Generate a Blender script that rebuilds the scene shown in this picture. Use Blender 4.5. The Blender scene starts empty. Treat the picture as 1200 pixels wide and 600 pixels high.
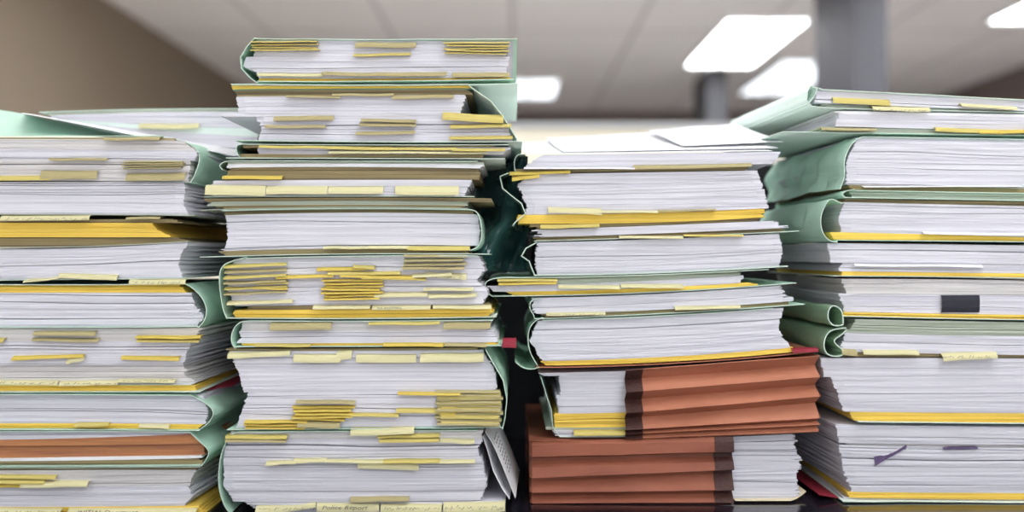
import bpy, math, random
import numpy as np
from mathutils import Vector, Matrix, noise
R = random.Random(7)
SC = bpy.context.scene
COL = SC.collection

# ---------------------------------------------------------------- camera, light, exposure
CAMY, CAMZ, DESK = -1.15, 1.04, 0.75
cam_d = bpy.data.cameras.new('camera'); cam = bpy.data.objects.new('camera', cam_d); COL.objects.link(cam)
cam.location = (0, CAMY, CAMZ); cam.rotation_euler = (math.radians(90), 0, 0)
cam_d.sensor_width = 36; cam_d.lens = 34.5; cam_d.clip_start = 0.05
cam_d.dof.use_dof = True; cam_d.dof.focus_distance = 1.125; cam_d.dof.aperture_fstop = 1.9
SC.camera = cam
W = bpy.data.worlds.new('world'); SC.world = W; W.use_nodes = True
W.node_tree.nodes['Background'].inputs[0].default_value = (0.75, 0.85, 1.0, 1)
W.node_tree.nodes['Background'].inputs[1].default_value = 0.6
SC.view_settings.view_transform = 'Standard'; SC.view_settings.look = 'None'
SC.view_settings.gamma = 1; SC.view_settings.use_curve_mapping = False
SC.view_settings.exposure = 0.10
SC.cycles.use_denoising = True
SC.cycles.max_bounces = 9; SC.cycles.diffuse_bounces = 7; SC.cycles.sample_clamp_indirect = 4
LAMP_E = 11.2          # strength of the fluorescent diffusers
FRONT_FILL_E = 32.0           # front fill, added at unseen windows behind the camera
WIN_L = 55.0            # daylight through the window in the left wall
X0, X1, YB, YF, CEIL = -2.62, 4.45, -4.6, 10.1, 2.70

# ---------------------------------------------------------------- materials
def mat(name, col, rough=0.7, var=None, bump=None, transl=0, spec=0.3, metal=0):
    m = bpy.data.materials.new(name); m.use_nodes = True
    nt = m.node_tree; b = nt.nodes['Principled BSDF']
    b.inputs['Base Color'].default_value = (*col, 1); b.inputs['Roughness'].default_value = rough
    b.inputs['Specular IOR Level'].default_value = spec; b.inputs['Metallic'].default_value = metal
    tc = nt.nodes.new('ShaderNodeTexCoord')
    if var:                                  # var = (scale xyz, amount, dark colour)
        mp = nt.nodes.new('ShaderNodeMapping'); mp.inputs['Scale'].default_value = var[0]
        nz = nt.nodes.new('ShaderNodeTexNoise'); nz.inputs['Scale'].default_value = 1; nz.inputs['Detail'].default_value = 3
        nt.links.new(tc.outputs['Object'], mp.inputs[0]); nt.links.new(mp.outputs[0], nz.inputs['Vector'])
        rp = nt.nodes.new('ShaderNodeValToRGB')
        rp.color_ramp.elements[0].position = 0.32; rp.color_ramp.elements[1].position = 0.62
        rp.color_ramp.elements[0].color = (*var[1], 1); rp.color_ramp.elements[1].color = (*col, 1)
        nt.links.new(nz.outputs[0], rp.inputs[0]); nt.links.new(rp.outputs[0], b.inputs['Base Color'])
    if bump:                                 # bump = (scale xyz, strength, distance)
        mp = nt.nodes.new('ShaderNodeMapping'); mp.inputs['Scale'].default_value = bump[0]
        nz = nt.nodes.new('ShaderNodeTexNoise'); nz.inputs['Scale'].default_value = 1; nz.inputs['Detail'].default_value = 2
        nt.links.new(tc.outputs['Object'], mp.inputs[0]); nt.links.new(mp.outputs[0], nz.inputs['Vector'])
        bp = nt.nodes.new('ShaderNodeBump'); bp.inputs['Strength'].default_value = bump[1]; bp.inputs['Distance'].default_value = bump[2]
        nt.links.new(nz.outputs[0], bp.inputs['Height']); nt.links.new(bp.outputs[0], b.inputs['Normal'])
    if transl:
        tr = nt.nodes.new('ShaderNodeBsdfTranslucent'); tr.inputs[0].default_value = (*col, 1)
        mx = nt.nodes.new('ShaderNodeMixShader'); mx.inputs[0].default_value = transl
        out = nt.nodes['Material Output']
        nt.links.new(b.outputs[0], mx.inputs[1]); nt.links.new(tr.outputs[0], mx.inputs[2]); nt.links.new(mx.outputs[0], out.inputs[0])
    return m
EB = ((5, 3, 1300), 0.35, 0.0004)
M = {
 'page':  mat('page_edges', (0.70, 0.69, 0.735), 0.8, ((1.2, 1.5, 480), (0.53, 0.52, 0.57)), EB),
 'white': mat('white_paper', (0.90, 0.90, 0.92), 0.7, None, ((30, 30, 30), 0.15, 0.001), 0.15),
 'old':   mat('aged_page_edges', (0.66, 0.64, 0.63), 0.8, ((2.2, 1.5, 650), (0.50, 0.47, 0.46)), EB),
 'gold':  mat('yellow_sheet_edges', (0.84, 0.60, 0.11), 0.75, ((2, 2, 300), (0.66, 0.43, 0.06)), EB),
 'tan':   mat('shaded_manila_edges', (0.34, 0.27, 0.13), 0.75, ((3, 2, 600), (0.13, 0.10, 0.06)), EB),  # manila darkened to stand in for shadow between the files
 'sage':  mat('pale_green_card_edges', (0.50, 0.55, 0.46), 0.75, ((5, 2, 500), (0.32, 0.35, 0.26)), EB),
 'kraft': mat('kraft_envelope', (0.50, 0.22, 0.09), 0.7, ((8, 4, 200), (0.34, 0.14, 0.08)), EB),
 'mint':  mat('green_folder_card', (0.52, 0.76, 0.61), 0.65, ((18, 18, 18), (0.45, 0.69, 0.54)), ((35, 22, 35), 0.35, 0.003), 0.12),
 'pmint': mat('pale_green_folder_card', (0.84, 0.95, 0.89), 0.65, None, ((35, 22, 35), 0.3, 0.003), 0.15),  # pale card, lightened partly to stand in for light on side-facing covers
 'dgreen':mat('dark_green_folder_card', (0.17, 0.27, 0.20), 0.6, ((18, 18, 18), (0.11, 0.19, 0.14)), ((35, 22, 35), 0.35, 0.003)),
 'cream': mat('cream_sticky_paper', (0.76, 0.71, 0.42), 0.7, None, None, 0.2),
 'yel':   mat('yellow_sticky_paper', (0.68, 0.57, 0.18), 0.7, None, None, 0.2),
 'olive': mat('shaded_sticky_paper', (0.50, 0.43, 0.22), 0.7, None, None, 0.2),  # yellow note paper with shade painted in as a darker tone
 'mint_lit': mat('lit_mint_folder_card', (0.66, 0.92, 0.77), 0.6, ((10, 10, 10), (0.60, 0.86, 0.71)), ((30, 22, 30), 0.5, 0.005), 0.1),  # green card lightened to stand in for light reaching the side panels
 'green2': mat('mid_green_folder_card', (0.34, 0.50, 0.33), 0.65, None, ((35, 22, 35), 0.35, 0.003), 0.05),
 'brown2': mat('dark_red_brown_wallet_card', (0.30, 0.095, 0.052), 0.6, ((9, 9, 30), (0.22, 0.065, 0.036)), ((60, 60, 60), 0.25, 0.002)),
 'yel2':  mat('deep_yellow_sticky_paper', (0.74, 0.57, 0.12), 0.7, None, None, 0.2),
 'gap_shade': mat('purple_gap_shade', (0.09, 0.06, 0.13), 0.7),  # stands in for the shaded gap between pages
 'red':   mat('red_card', (0.26, 0.018, 0.035), 0.6),
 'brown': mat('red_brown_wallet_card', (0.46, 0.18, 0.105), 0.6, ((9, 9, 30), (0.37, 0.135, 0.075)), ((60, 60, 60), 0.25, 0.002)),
 'tape':  mat('dark_binding_tape', (0.075, 0.030, 0.024), 0.6, ((300, 300, 700), (0.04, 0.015, 0.013)), None),
 'manila':mat('manila_card', (0.80, 0.70, 0.48), 0.6),
 'ink':   mat('grey_ink', (0.16, 0.15, 0.14), 0.8),
 'black': mat('black_card', (0.02, 0.02, 0.03), 0.5),
 'gloss': mat('glossy_dark_film', (0.03, 0.09, 0.085), 0.12, None, ((14, 14, 14), 0.6, 0.01), spec=0.9),
 'desk':  mat('black_desk_laminate', (0.012, 0.010, 0.016), 0.12, None, None, spec=0.6),
 'steel': mat('dark_steel', (0.06, 0.06, 0.07), 0.4, metal=0.8),
 'backdrop_black':  mat('black_backdrop_plastic', (0.012, 0.012, 0.015), 0.45, None, ((80, 80, 80), 0.2, 0.002)),
 'panel': mat('cream_partition_fabric', (0.95, 0.88, 0.72), 0.9, ((300, 300, 300), (0.90, 0.82, 0.66)), None),
 'cap':   mat('grey_partition_trim', (0.42, 0.42, 0.42), 0.5),
 'wall':  mat('beige_wall_paint', (0.27, 0.215, 0.16), 0.85, None, ((40, 40, 40), 0.1, 0.002)),
 'wall2': mat('brown_wall_paint', (0.20, 0.155, 0.14), 0.85, None, ((40, 40, 40), 0.1, 0.002)),
 'carpet':mat('pale_vinyl_floor', (0.72, 0.70, 0.68), 0.6, ((6, 6, 6), (0.66, 0.64, 0.62)), None),
 'edge':  mat('cut_card_edge', (0.60, 0.72, 0.61), 0.7),
 'wallw': mat('white_wall_paint', (0.82, 0.81, 0.80), 0.85, None, ((40, 40, 40), 0.1, 0.002)),
 'column':mat('grey_column_paint', (0.13, 0.13, 0.15), 0.6),
 'column2':mat('dark_column_paint', (0.09, 0.09, 0.10), 0.6),
 'metalw':mat('white_lamp_housing', (0.8, 0.8, 0.8), 0.5),
}
def emis(name, col, e):
    m = bpy.data.materials.new(name); m.use_nodes = True; nt = m.node_tree
    b = nt.nodes['Principled BSDF']; b.inputs['Base Color'].default_value = (.8, .8, .8, 1)
    b.inputs['Emission Color'].default_value = (*col, 1); b.inputs['Emission Strength'].default_value = e
    return m
M['lamp'] = emis('fluorescent_diffuser', (0.95, 0.975, 1.0), LAMP_E)
M['lamp_weak'] = emis('dim_fluorescent_diffuser', (0.88, 0.94, 1.0), 2.2)  # lower emission for the two farther visible panels
m = mat('ceiling_tiles', (0.72, 0.70, 0.71), 0.9); M['ceil'] = m
nt = m.node_tree; tc = nt.nodes.new('ShaderNodeTexCoord'); br = nt.nodes.new('ShaderNodeTexBrick')
br.offset = 0; br.inputs['Scale'].default_value = 1; br.inputs['Brick Width'].default_value = 0.905; br.inputs['Row Height'].default_value = 1.22
br.inputs['Mortar Size'].default_value = 0.018; br.inputs['Mortar Smooth'].default_value = 0.1
br.inputs['Color1'].default_value = (0.92, 0.89, 0.88, 1); br.inputs['Color2'].default_value = (0.90, 0.87, 0.86, 1); br.inputs['Mortar'].default_value = (0.66, 0.63, 0.63, 1)
nt.links.new(tc.outputs['Object'], br.inputs['Vector']); nt.links.new(br.outputs[0], nt.nodes['Principled BSDF'].inputs['Base Color'])

# ---------------------------------------------------------------- mesh helpers
def link(name, verts, faces, m, parent=None, smooth=False):
    me = bpy.data.meshes.new(name)
    if parent is not None:
        ox, oy, oz = parent['o']
        verts = [(v[0]-ox, v[1]-oy, v[2]-oz) for v in verts]
    me.from_pydata([tuple(v) for v in verts], [], faces); me.update()
    me.materials.append(M[m] if isinstance(m, str) else m)
    if smooth: me.polygons.foreach_set('use_smooth', [True]*len(me.polygons))
    o = bpy.data.objects.new(name, me); COL.objects.link(o)
    if parent is not None:
        r = parent['root']
        o.parent = r
        if parent.get('sub'):                 # child of a mesh part that sits at the thing's origin
            o.parent = parent['sub']
    return o
def thing(name, label, cat, org, group=None, yaw=0.0, pivot=None):
    e = bpy.data.objects.new(name, None); COL.objects.link(e); e.empty_display_size = 0.05
    e['label'] = label; e['category'] = cat
    if group: e['group'] = group
    o = Vector(org)
    if yaw:
        p = Vector(pivot if pivot else org); Rm = Matrix.Rotation(yaw, 3, 'Z')
        e.location = p - Rm @ (p - o); e.rotation_euler = (0, 0, yaw)
    else: e.location = o
    return {'root': e, 'o': tuple(o)}
def tag(o, label, cat, group=None):
    o['label'] = label; o['category'] = cat
    if group: o['group'] = group
def struct(o): o['kind'] = 'structure'; return o
def box(x0, x1, y0, y1, z0, z1):
    v = [(x0,y0,z0),(x1,y0,z0),(x1,y1,z0),(x0,y1,z0),(x0,y0,z1),(x1,y0,z1),(x1,y1,z1),(x0,y1,z1)]
    f = [(0,3,2,1),(4,5,6,7),(0,1,5,4),(1,2,6,5),(2,3,7,6),(3,0,4,7)]
    return v, f
def boxes(lst):
    V, F = [], []
    for b in lst:
        v, f = box(*b); n = len(V); V += v; F += [tuple(i+n for i in q) for q in f]
    return V, F
def sheet(name, G, t, m, parent=None, smooth=True):
    """closed thin sheet of thickness t from a grid of points G[i][j]"""
    A = np.array(G, float); ni, nj = A.shape[:2]
    du = np.gradient(A, axis=0); dv = np.gradient(A, axis=1)
    n = np.cross(du, dv); L = np.linalg.norm(n, axis=2, keepdims=True); n = n/np.maximum(L, 1e-12)
    V = np.concatenate([(A+n*t/2).reshape(-1, 3), (A-n*t/2).reshape(-1, 3)]).tolist()
    N = ni*nj; F = []
    for i in range(ni-1):
        for j in range(nj-1):
            a, b, c, d = i*nj+j, (i+1)*nj+j, (i+1)*nj+j+1, i*nj+j+1
            F.append((a, b, c, d)); F.append((d+N, c+N, b+N, a+N))
    rim = [i*nj for i in range(ni)] + [(ni-1)*nj+j for j in range(1, nj)] + [i*nj+nj-1 for i in range(ni-2, -1, -1)] + [j for j in range(nj-2, 0, -1)]
    for k in range(len(rim)):
        a, b = rim[k], rim[(k+1) % len(rim)]
        F.append((b, a, a+N, b+N))
    o = link(name, V, F, m, parent)
    if m in ('mint', 'mint_lit', 'pmint', 'dgreen', 'green2') and len(rim) < 900:
        o.data.materials.append(M['edge'])
        for p in o.data.polygons[len(F)-len(rim):]: p.material_index = 1
    return o

# picture coordinates on a plane at depth Y -> the place
def PX(px, Y): return (px-600)/1000*(CAMY*-1+Y)/1.15
def PZ(py, Y): return CAMZ+(300-py)/1000*(1.15+Y)/1.15

# ---------------------------------------------------------------- the room
struct(link('floor', *box(X0, X1, YB, YF, -0.1, 0), 'carpet'))
struct(link('ceiling', *box(X0, X1, YB, YF, CEIL, CEIL+0.1), 'ceil'))
WL0, WL1 = -0.9, 2.6
struct(link('wall_left', *boxes([(X0-.1, X0, YB, WL0, -.1, CEIL+.1), (X0-.1, X0, WL1, YF, -.1, CEIL+.1), (X0-.1, X0, WL0, WL1, -.1, .85), (X0-.1, X0, WL0, WL1, 2.35, CEIL+.1)]), 'wall'))
struct(link('window_3', *boxes([(X0-.08, X0-.03, WL0, WL1, .85, .9), (X0-.08, X0-.03, WL0, WL1, 2.3, 2.35)]+[(X0-.08, X0-.03, y, y+.05, .9, 2.3) for y in (WL0, WL0+1.15, WL0+2.3, WL1-.05)]), 'cap'))
ld = bpy.data.lights.new('daylight', 'AREA'); ld.shape = 'RECTANGLE'; ld.size = 1.5; ld.size_y = WL1-WL0; ld.energy = WIN_L; ld.color = (0.86, 0.93, 1.0)
lo = bpy.data.objects.new('daylight', ld); COL.objects.link(lo); lo.location = (X0-.12, (WL0+WL1)/2, 1.6); lo.rotation_euler = (0, math.radians(-90), 0)
struct(link('wall_right', *box(X1, X1+0.1, YB, YF, -0.1, CEIL+0.1), 'wall2'))
struct(link('wall_far', *box(X0-0.1, X1+0.1, YF, YF+0.1, -0.1, CEIL+0.1), 'wall2'))
# back wall with two unseen window openings, added for front light
WINS = [(-2.1, 0.3), (1.0, 3.6)]; WZ0, WZ1 = 0.85, 2.35
bl = [(X0-0.1, X1+0.1, YB-0.1, YB, -0.1, WZ0), (X0-0.1, X1+0.1, YB-0.1, YB, WZ1, CEIL+0.1)]
xs = [X0-0.1] + [v for w in WINS for v in w] + [X1+0.1]
for k in range(0, len(xs), 2): bl.append((xs[k], xs[k+1], YB-0.1, YB, WZ0, WZ1))
struct(link('wall_back', *boxes(bl), 'wallw'))
for k, (a, b) in enumerate(WINS):
    fr = [(a, b, YB-0.08, YB-0.03, WZ0, WZ0+.05), (a, b, YB-0.08, YB-0.03, WZ1-.05, WZ1), (a, a+.05, YB-0.08, YB-0.03, WZ0, WZ1), (b-.05, b, YB-0.08, YB-0.03, WZ0, WZ1), ((a+b)/2-.025, (a+b)/2+.025, YB-0.08, YB-0.03, WZ0, WZ1)]
    struct(link('window_%d' % (k+1), *boxes(fr), 'cap'))
    ld = bpy.data.lights.new('daylight', 'AREA'); ld.shape = 'RECTANGLE'; ld.size = b-a; ld.size_y = WZ1-WZ0; ld.energy = FRONT_FILL_E; ld.color = (0.86, 0.92, 1.0)  # unseen lamp added to light the stack fronts
    lo = bpy.data.objects.new('daylight', ld); COL.objects.link(lo); lo.location = ((a+b)/2, YB-0.12, (WZ0+WZ1)/2); lo.rotation_euler = (math.radians(90), 0, 0)
struct(link('baseboard_left', *box(X0, X0+.012, YB, YF, 0, .1), 'cap'))
struct(link('baseboard_right', *box(X1-.012, X1, YB, YF, 0, .1), 'cap'))

def troffer(x, y, w, l, label, group='recessed ceiling light panels', lamp='lamp'):
    t = thing('ceiling_light', label, 'ceiling light', (x+w/2, y+l/2, CEIL-0.03), group)
    z = CEIL
    link('housing', *boxes([(x, x+w, y, y+.03, z-.03, z+.0), (x, x+w, y+l-.03, y+l, z-.03, z), (x, x+.03, y+.03, y+l-.03, z-.03, z), (x+w-.03, x+w, y+.03, y+l-.03, z-.03, z)]), 'metalw', t)
    link('diffuser', *box(x+.03, x+w-.03, y+.03, y+l-.03, z-.018, z-.004), lamp, t)
    link('divider', *box(x+w/2-.012, x+w/2+.012, y+.03, y+l-.03, z-.03, z-.018), 'metalw', t)
troffer(1.47, 5.62, 0.62, 1.72, 'large bright fluorescent ceiling panel left of the near grey column')
troffer(2.26, 7.05, 0.62, 1.74, 'fluorescent ceiling panel partly hidden behind the near grey column', lamp='lamp_weak')
troffer(-0.16, 7.95, 0.62, 1.1, 'small distant fluorescent ceiling panel just right of the tallest stack', lamp='lamp_weak')
troffer(3.30, 4.55, 0.62, 1.2, 'fluorescent ceiling panel cut by the top right corner of the photo')
for y in (-3.6, -1.5, 1.0, 3.2):
    for x in ((0.4,) if y == -1.5 else (-1.6, 0.4, 2.3)):
        troffer(x, y, 0.62, 1.22, 'fluorescent ceiling panel above the desk area, outside the photo')

t = thing('column', 'thick grey square column behind the right-hand stack', 'column', (PX(997, 4.3), 4.6, 0))
a, b = PX(1002, 4.3), PX(1040, 4.3)
link('shaft', *box(a, b, 4.3, 5.03, 0, CEIL), 'column', t)
link('base_trim', *box(a-.015, b+.015, 4.285, 5.045, 0, .12), 'cap', t)
t = thing('column', 'darker distant square column between the ceiling panels and the cream partition', 'column', (PX(831, 7.6), 7.8, 0))
a, b = PX(828, 7.6), PX(852, 7.6)
link('shaft', *box(a, b, 7.6, 8.2, 0, CEIL), 'column2', t)
link('base_trim', *box(a-.015, b+.015, 7.585, 8.215, 0, .12), 'cap', t)

YP = 1.9
t = thing('cubicle_partition', 'cream fabric cubicle partition behind the stacks of paper', 'partition', (0, YP, 0))
zt = PZ(143, YP)
for k, x in enumerate((-2.4, -0.8, 0.8)):
    link('fabric_panel', *box(x+.02, x+1.58, YP, YP+.05, .08, zt-.02), 'panel', t)
link('top_cap', *box(-2.4, 2.4, YP-.008, YP+.058, zt-.02, zt), 'cap', t)
for x in (-2.4, -0.8, 0.8, 2.38):
    link('post', *box(x, x+.02, YP-.005, YP+.055, 0, zt-.02), 'cap', t)

t = thing('desk', 'glossy black desk top under the stacks', 'desk', (0, 0.1, 0))
link('desk_top', *box(-1.1, 1.1, -0.28, 0.75, DESK-.03, DESK), 'desk', t)
for x in (-1.05, 1.0):
    for y in (-.23, .65):
        link('leg', *box(x, x+.05, y, y+.05, 0, DESK-.03), 'steel', t)

# added black crate that darkens the gaps between the stacks
ty = 0.42
t = thing('gap_backdrop', 'added black crate behind the two middle stacks', 'backdrop', (0, ty+.15, DESK))
bx = boxes([(-.46, .46, ty, ty+.3, DESK, DESK+.01), (-.46, .46, ty, ty+.01, DESK+.01, DESK+.42), (-.46, .46, ty+.29, ty+.3, DESK+.01, DESK+.42), (-.46, -.45, ty+.01, ty+.29, DESK+.01, DESK+.42), (.45, .46, ty+.01, ty+.29, DESK+.01, DESK+.42)])
link('backdrop_body', *bx, 'backdrop_black', t)
link('backdrop_lid', *boxes([(-.47, .47, ty-.01, ty+.31, DESK+.42, DESK+.435), (-.475, .475, ty-.015, ty-.01, DESK+.40, DESK+.435)]), 'backdrop_black', t)

# ---------------------------------------------------------------- files
def lerp(a, b, t): return a+(b-a)*t
def prof(p, t):
    if not isinstance(p, (list, tuple)): return p
    n = len(p)-1; f = min(max(t, 0), .9999)*n; i = int(f); s = f-i; s = s*s*(3-2*s) if n < 3 else s
    return lerp(p[i], p[i+1], s)
class Stack:
    def __init__(s, Y, xL, xR, depth, group):
        s.Y, s.xL, s.xR, s.depth, s.group = Y, xL, xR, depth, group
    def row(s, r, px):
        if not isinstance(r, (tuple, list)): return r
        u = (px-s.xL)/(s.xR-s.xL); L, Mi, Rr = r
        u = min(max(u, -.25), 1.25)
        return L*(1-u)*(1-2*u)+Mi*4*u*(1-u)+Rr*u*(2*u-1)
KN = {'page': 'page_block', 'white': 'page_block', 'old': 'page_block', 'gold': 'yellow_sheets', 'tan': 'manila_sheets', 'sage': 'green_sheets', 'kraft': 'kraft_envelope', 'red': 'red_sheet', 'mint': 'green_sheets', 'dgreen': 'green_sheets', 'pmint': 'green_sheets'}

def block(S, par, kind, top, bot, xl, xr, rec=0.0, fanL=0.0, fanR=0.0, jx=0.6, jy=0.9, slab=1.3, depth=None, Y=None, gap=0.12, y0=0.0, name=None):
    """a pile of sheets: terraced rings, each ring a bundle of sheets with its own uneven edge"""
    Y = S.Y if Y is None else Y
    depth = depth or S.depth
    NX = 30; seed = R.random()*1000
    xm = (prof(xl, .5)+prof(xr, .5))/2
    H = S.row(bot, xm)-S.row(top, xm)
    n = max(1, int(round(abs(H)/slab)))
    cuts = [0]
    gaps = [R.random() < gap and 0 < k < n-1 for k in range(n)]
    for k in range(n): cuts.append(cuts[-1]+(R.uniform(.25, .55) if gaps[k] else R.uniform(.5, 1.6)))
    cuts = [c/cuts[-1] for c in cuts]
    rings = []
    w1, w2 = R.uniform(.006, .014), R.uniform(0, 6)
    for k in range(n):
        t0, t1 = cuts[k], cuts[k+1]; tm = (t0+t1)/2
        g = gaps[k]
        dl, dr = R.gauss(0, jx), R.gauss(0, jx)
        dy = R.uniform(0, jy)+(R.uniform(3, 8) if g else 0)
        a, b = prof(xl, tm)+dl, prof(xr, tm)+dr
        if g: a += .8; b -= .8
        for t in (t0, t1):
            ring = []
            def pt(px, y, v):
                r = lerp(S.row(top, px), S.row(bot, px), t)
                env = 4*t*(1-t)
                r += env*min(2.2, abs(H)*.09)*(math.sin(px*w1*1.2+w2+t*2)*.5+noise.noise(Vector((px*.008, t*3, seed)))*1.2)
                ring.append((PX(px, Y), Y+y/1000, PZ(r, Y)))
            for i in range(NX):
                u = i/(NX-1); px = lerp(a, b, u)
                y = y0+rec+dy+noise.noise(Vector((px*.012, k*3.1, seed)))*.8
                edge = min(u, 1-u)*(b-a)
                if edge < 6: y += (6-edge)*.25
                pt(px, y, 0)
            for j in range(1, 6):
                v = j/6; pt(b+fanR*v*(0.5+0.5*math.sin(k*1.7))+noise.noise(Vector((v*6, k*1.3, seed+9)))*jx*1.5, y0+rec+dy+v*(depth*1000-rec), v)
            for i in range(5): pt(lerp(b+fanR*.5, a-fanL*.5, i/4), depth*1000, 1)
            for j in range(5, 0, -1):
                v = j/6; pt(a-fanL*v*(0.5+0.5*math.sin(k*1.7))+noise.noise(Vector((v*6, k*1.3, seed+5)))*jx*1.5, y0+rec+dy+v*(depth*1000-rec), v)
            rings.append(ring)
    m = len(rings[0]); V = [p for r in rings for p in r]; F = []
    for k in range(len(rings)-1):
        for i in range(m):
            j = (i+1) % m; F.append((k*m+i, (k+1)*m+i, (k+1)*m+j, k*m+j))
    F.append(tuple(range(m))); q = (len(rings)-1)*m; F.append(tuple(range(q+m-1, q-1, -1)))
    return link(name or KN[kind], V, F, kind, par)

def dense(pts, step=6):
    out = [pts[0]]
    for a, b in zip(pts, pts[1:]):
        L = math.hypot(b[0]-a[0], b[1]-a[1]); n = max(1, int(L/step))
        for k in range(1, n+1): out.append((lerp(a[0], b[0], k/n), lerp(a[1], b[1], k/n)))
    return out
def chaikin(p, n=2):
    for _ in range(n):
        q = [p[0]]
        for a, b in zip(p, p[1:]):
            q += [(lerp(a[0], b[0], .25), lerp(a[1], b[1], .25)), (lerp(a[0], b[0], .75), lerp(a[1], b[1], .75))]
        p = q+[p[-1]]
    return p
def cover(S, par, top, bot, c):
    """folded card: upper leaf, spine, lower leaf, as one bent sheet running back in depth"""
    sp = [tuple(p) for p in c.get('sp', [])]; amp = c.get('amp', 1.0); Y = S.Y; f = c.get('f', 3); dep = c.get('d', S.depth)+.004
    def leaf(r, xa, xb, off):
        n = max(2, int(abs(xb-xa)/14)); return [(lerp(xa, xb, i/n), S.row(r, lerp(xa, xb, i/n))+off) for i in range(n+1)]
    segs = []
    if sp:
        sps = chaikin(sp, 2) if not c.get('hard') else dense(sp, 4); path = []; flag = []
        if c.get('t') is not None:
            l = leaf(top, c['t'], sp[0][0], .55); path += l; flag += [0]*len(l)
        path += sps; flag += [1]*len(sps)
        if c.get('b') is not None:
            l = leaf(bot, sp[-1][0], c['b'], -.55); path += l; flag += [0]*len(l)
        segs.append((path, flag))
    else:
        if c.get('t'): l = leaf(top, c['t'][0], c['t'][1], .55); segs.append((l, [0]*len(l)))
        if c.get('b'): l = leaf(bot, c['b'][0], c['b'][1], -.55); segs.append((l, [0]*len(l)))
    for path, flag in segs:
        seed = R.random()*100; NY = 16; G = []
        for i, (px, py) in enumerate(path):
            row = []
            for j in range(NY):
                v = j/(NY-1); y = lerp(-f, dep*1000, v)
                if j == 0: y += noise.noise(Vector((px*.02, py*.02, seed)))*f*.5
                a = amp*flag[i]
                dx = noise.noise(Vector((py*.05, v*7, seed)))*a*2.2*min(1, v*5+.15)
                dz = noise.noise(Vector((px*.05+9, v*7, seed)))*a*1.2*min(1, v*5+.15)
                row.append((PX(px+dx, Y), Y+y/1000, PZ(py+dz, Y)))
            G.append(row)
        sheet('folder_cover', G, c.get('th', .0008), c.get('m', 'mint'), par)

INKS = []
def note(S, par, x0, x1, r0, r1, m='yel', txt=None, tilt=None, proj=None, curl=0):
    """sticky note poking out from between the pages and drooping"""
    h = r1-r0; Y = S.Y; proj = proj if proj is not None else R.uniform(5, 9)
    tilt = R.uniform(-.8, .8) if tilt is None else tilt
    sd = R.random()*99; NX = 8; G = []
    for i in range(NX):
        u = i/(NX-1); px = lerp(x0, x1, u); row = []
        w = noise.noise(Vector((u*2.2, sd, 0)))*1.0+tilt*(u-.5)*2
        cu = curl*max(0, u-.7)/.3
        for (yy, zz) in ((8, 0), (1, 0), (-proj*.5, h*.08), (-proj*.85, h*.35), (-proj, h*.68), (-proj*1.02, h)):
            row.append((PX(px, Y), Y+(yy)/1000, PZ(r0+zz+w*(0.3 if yy > 0 else 1)-cu*(zz/max(h, 1)), Y)))
        G.append(row)
    o = sheet('sticky_note', G, .0004, {'y': 'yel', 'c': 'cream', 'o': 'olive', 'g': 'yel2', 'p': 'gap_shade', 'w': 'white', 'r': 'red', 'm': 'manila'}.get(m, m), par)
    if txt: INKS.append((par, o, txt, x0+2, r0+h*.36, x1-x0-4, h*.62, Y-proj/1000-.0009, Y))
    return o
def ink_all():
    for par, o, txt, x, r, w, h, yy, Y in INKS:
        if txt == '~':                        # unreadable scribble: short pen strokes
            V, F = [], []; px = x; q = random.Random(int(x*7+r))
            while px < x+w:
                L = q.uniform(6, 16); pts = []; s = px
                while s < min(px+L, x+w):
                    pts.append((s, r+h*.5+q.uniform(-.45, .45)*h)); s += q.uniform(.8, 1.5)
                for k, (u, v) in enumerate(pts):
                    V += [(PX(u, yy), yy, PZ(v, yy)), (PX(u+.35, yy), yy, PZ(v+.35, yy))]
                    if k: m = len(V); F.append((m-4, m-3, m-1, m-2))
                px += L+q.uniform(2, 4)
            link('handwriting', V, F, 'ink', {'root': None, 'o': par['o'], 'sub': o}); continue
        cu = bpy.data.curves.new('t', 'FONT'); cu.body = txt; cu.size = 1; cu.shear = .25; cu.resolution_u = 2
        tmp = bpy.data.objects.new('t', cu); COL.objects.link(tmp)
        bpy.context.view_layer.update()
        me = bpy.data.meshes.new_from_object(tmp.evaluated_get(bpy.context.evaluated_depsgraph_get()))
        vs = [v.co for v in me.vertices]; mx = max(v.x for v in vs); mz = max(v.y for v in vs)
        sz = h/mz/1.2; sx = min(w*.92/mx, sz*1.5)
        V = [(PX(x+w*.04+v.x*sx, yy), yy, PZ(r+h*.85-v.y*sz+.3*math.sin(v.x*3), yy)) for v in vs]
        F = [tuple(p.vertices) for p in me.polygons]
        bpy.data.objects.remove(tmp); bpy.data.curves.remove(cu); bpy.data.meshes.remove(me)
        link('handwriting', V, F, 'ink', {'root': None, 'o': par['o'], 'sub': o})

def bunch(x0, x1, r0, r1, n, m='y', dx=2.5):
    out = []
    for k in range(n):
        r = lerp(r0, r1-(r1-r0)/n, k/max(1, n-1)) if n > 1 else r0
        out.append((x0+R.uniform(-dx, dx), x1+R.uniform(-dx, dx), r, r+max(1.3, (r1-r0)/n*.75), m, None, R.uniform(-.7, .7)))
    return out

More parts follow.
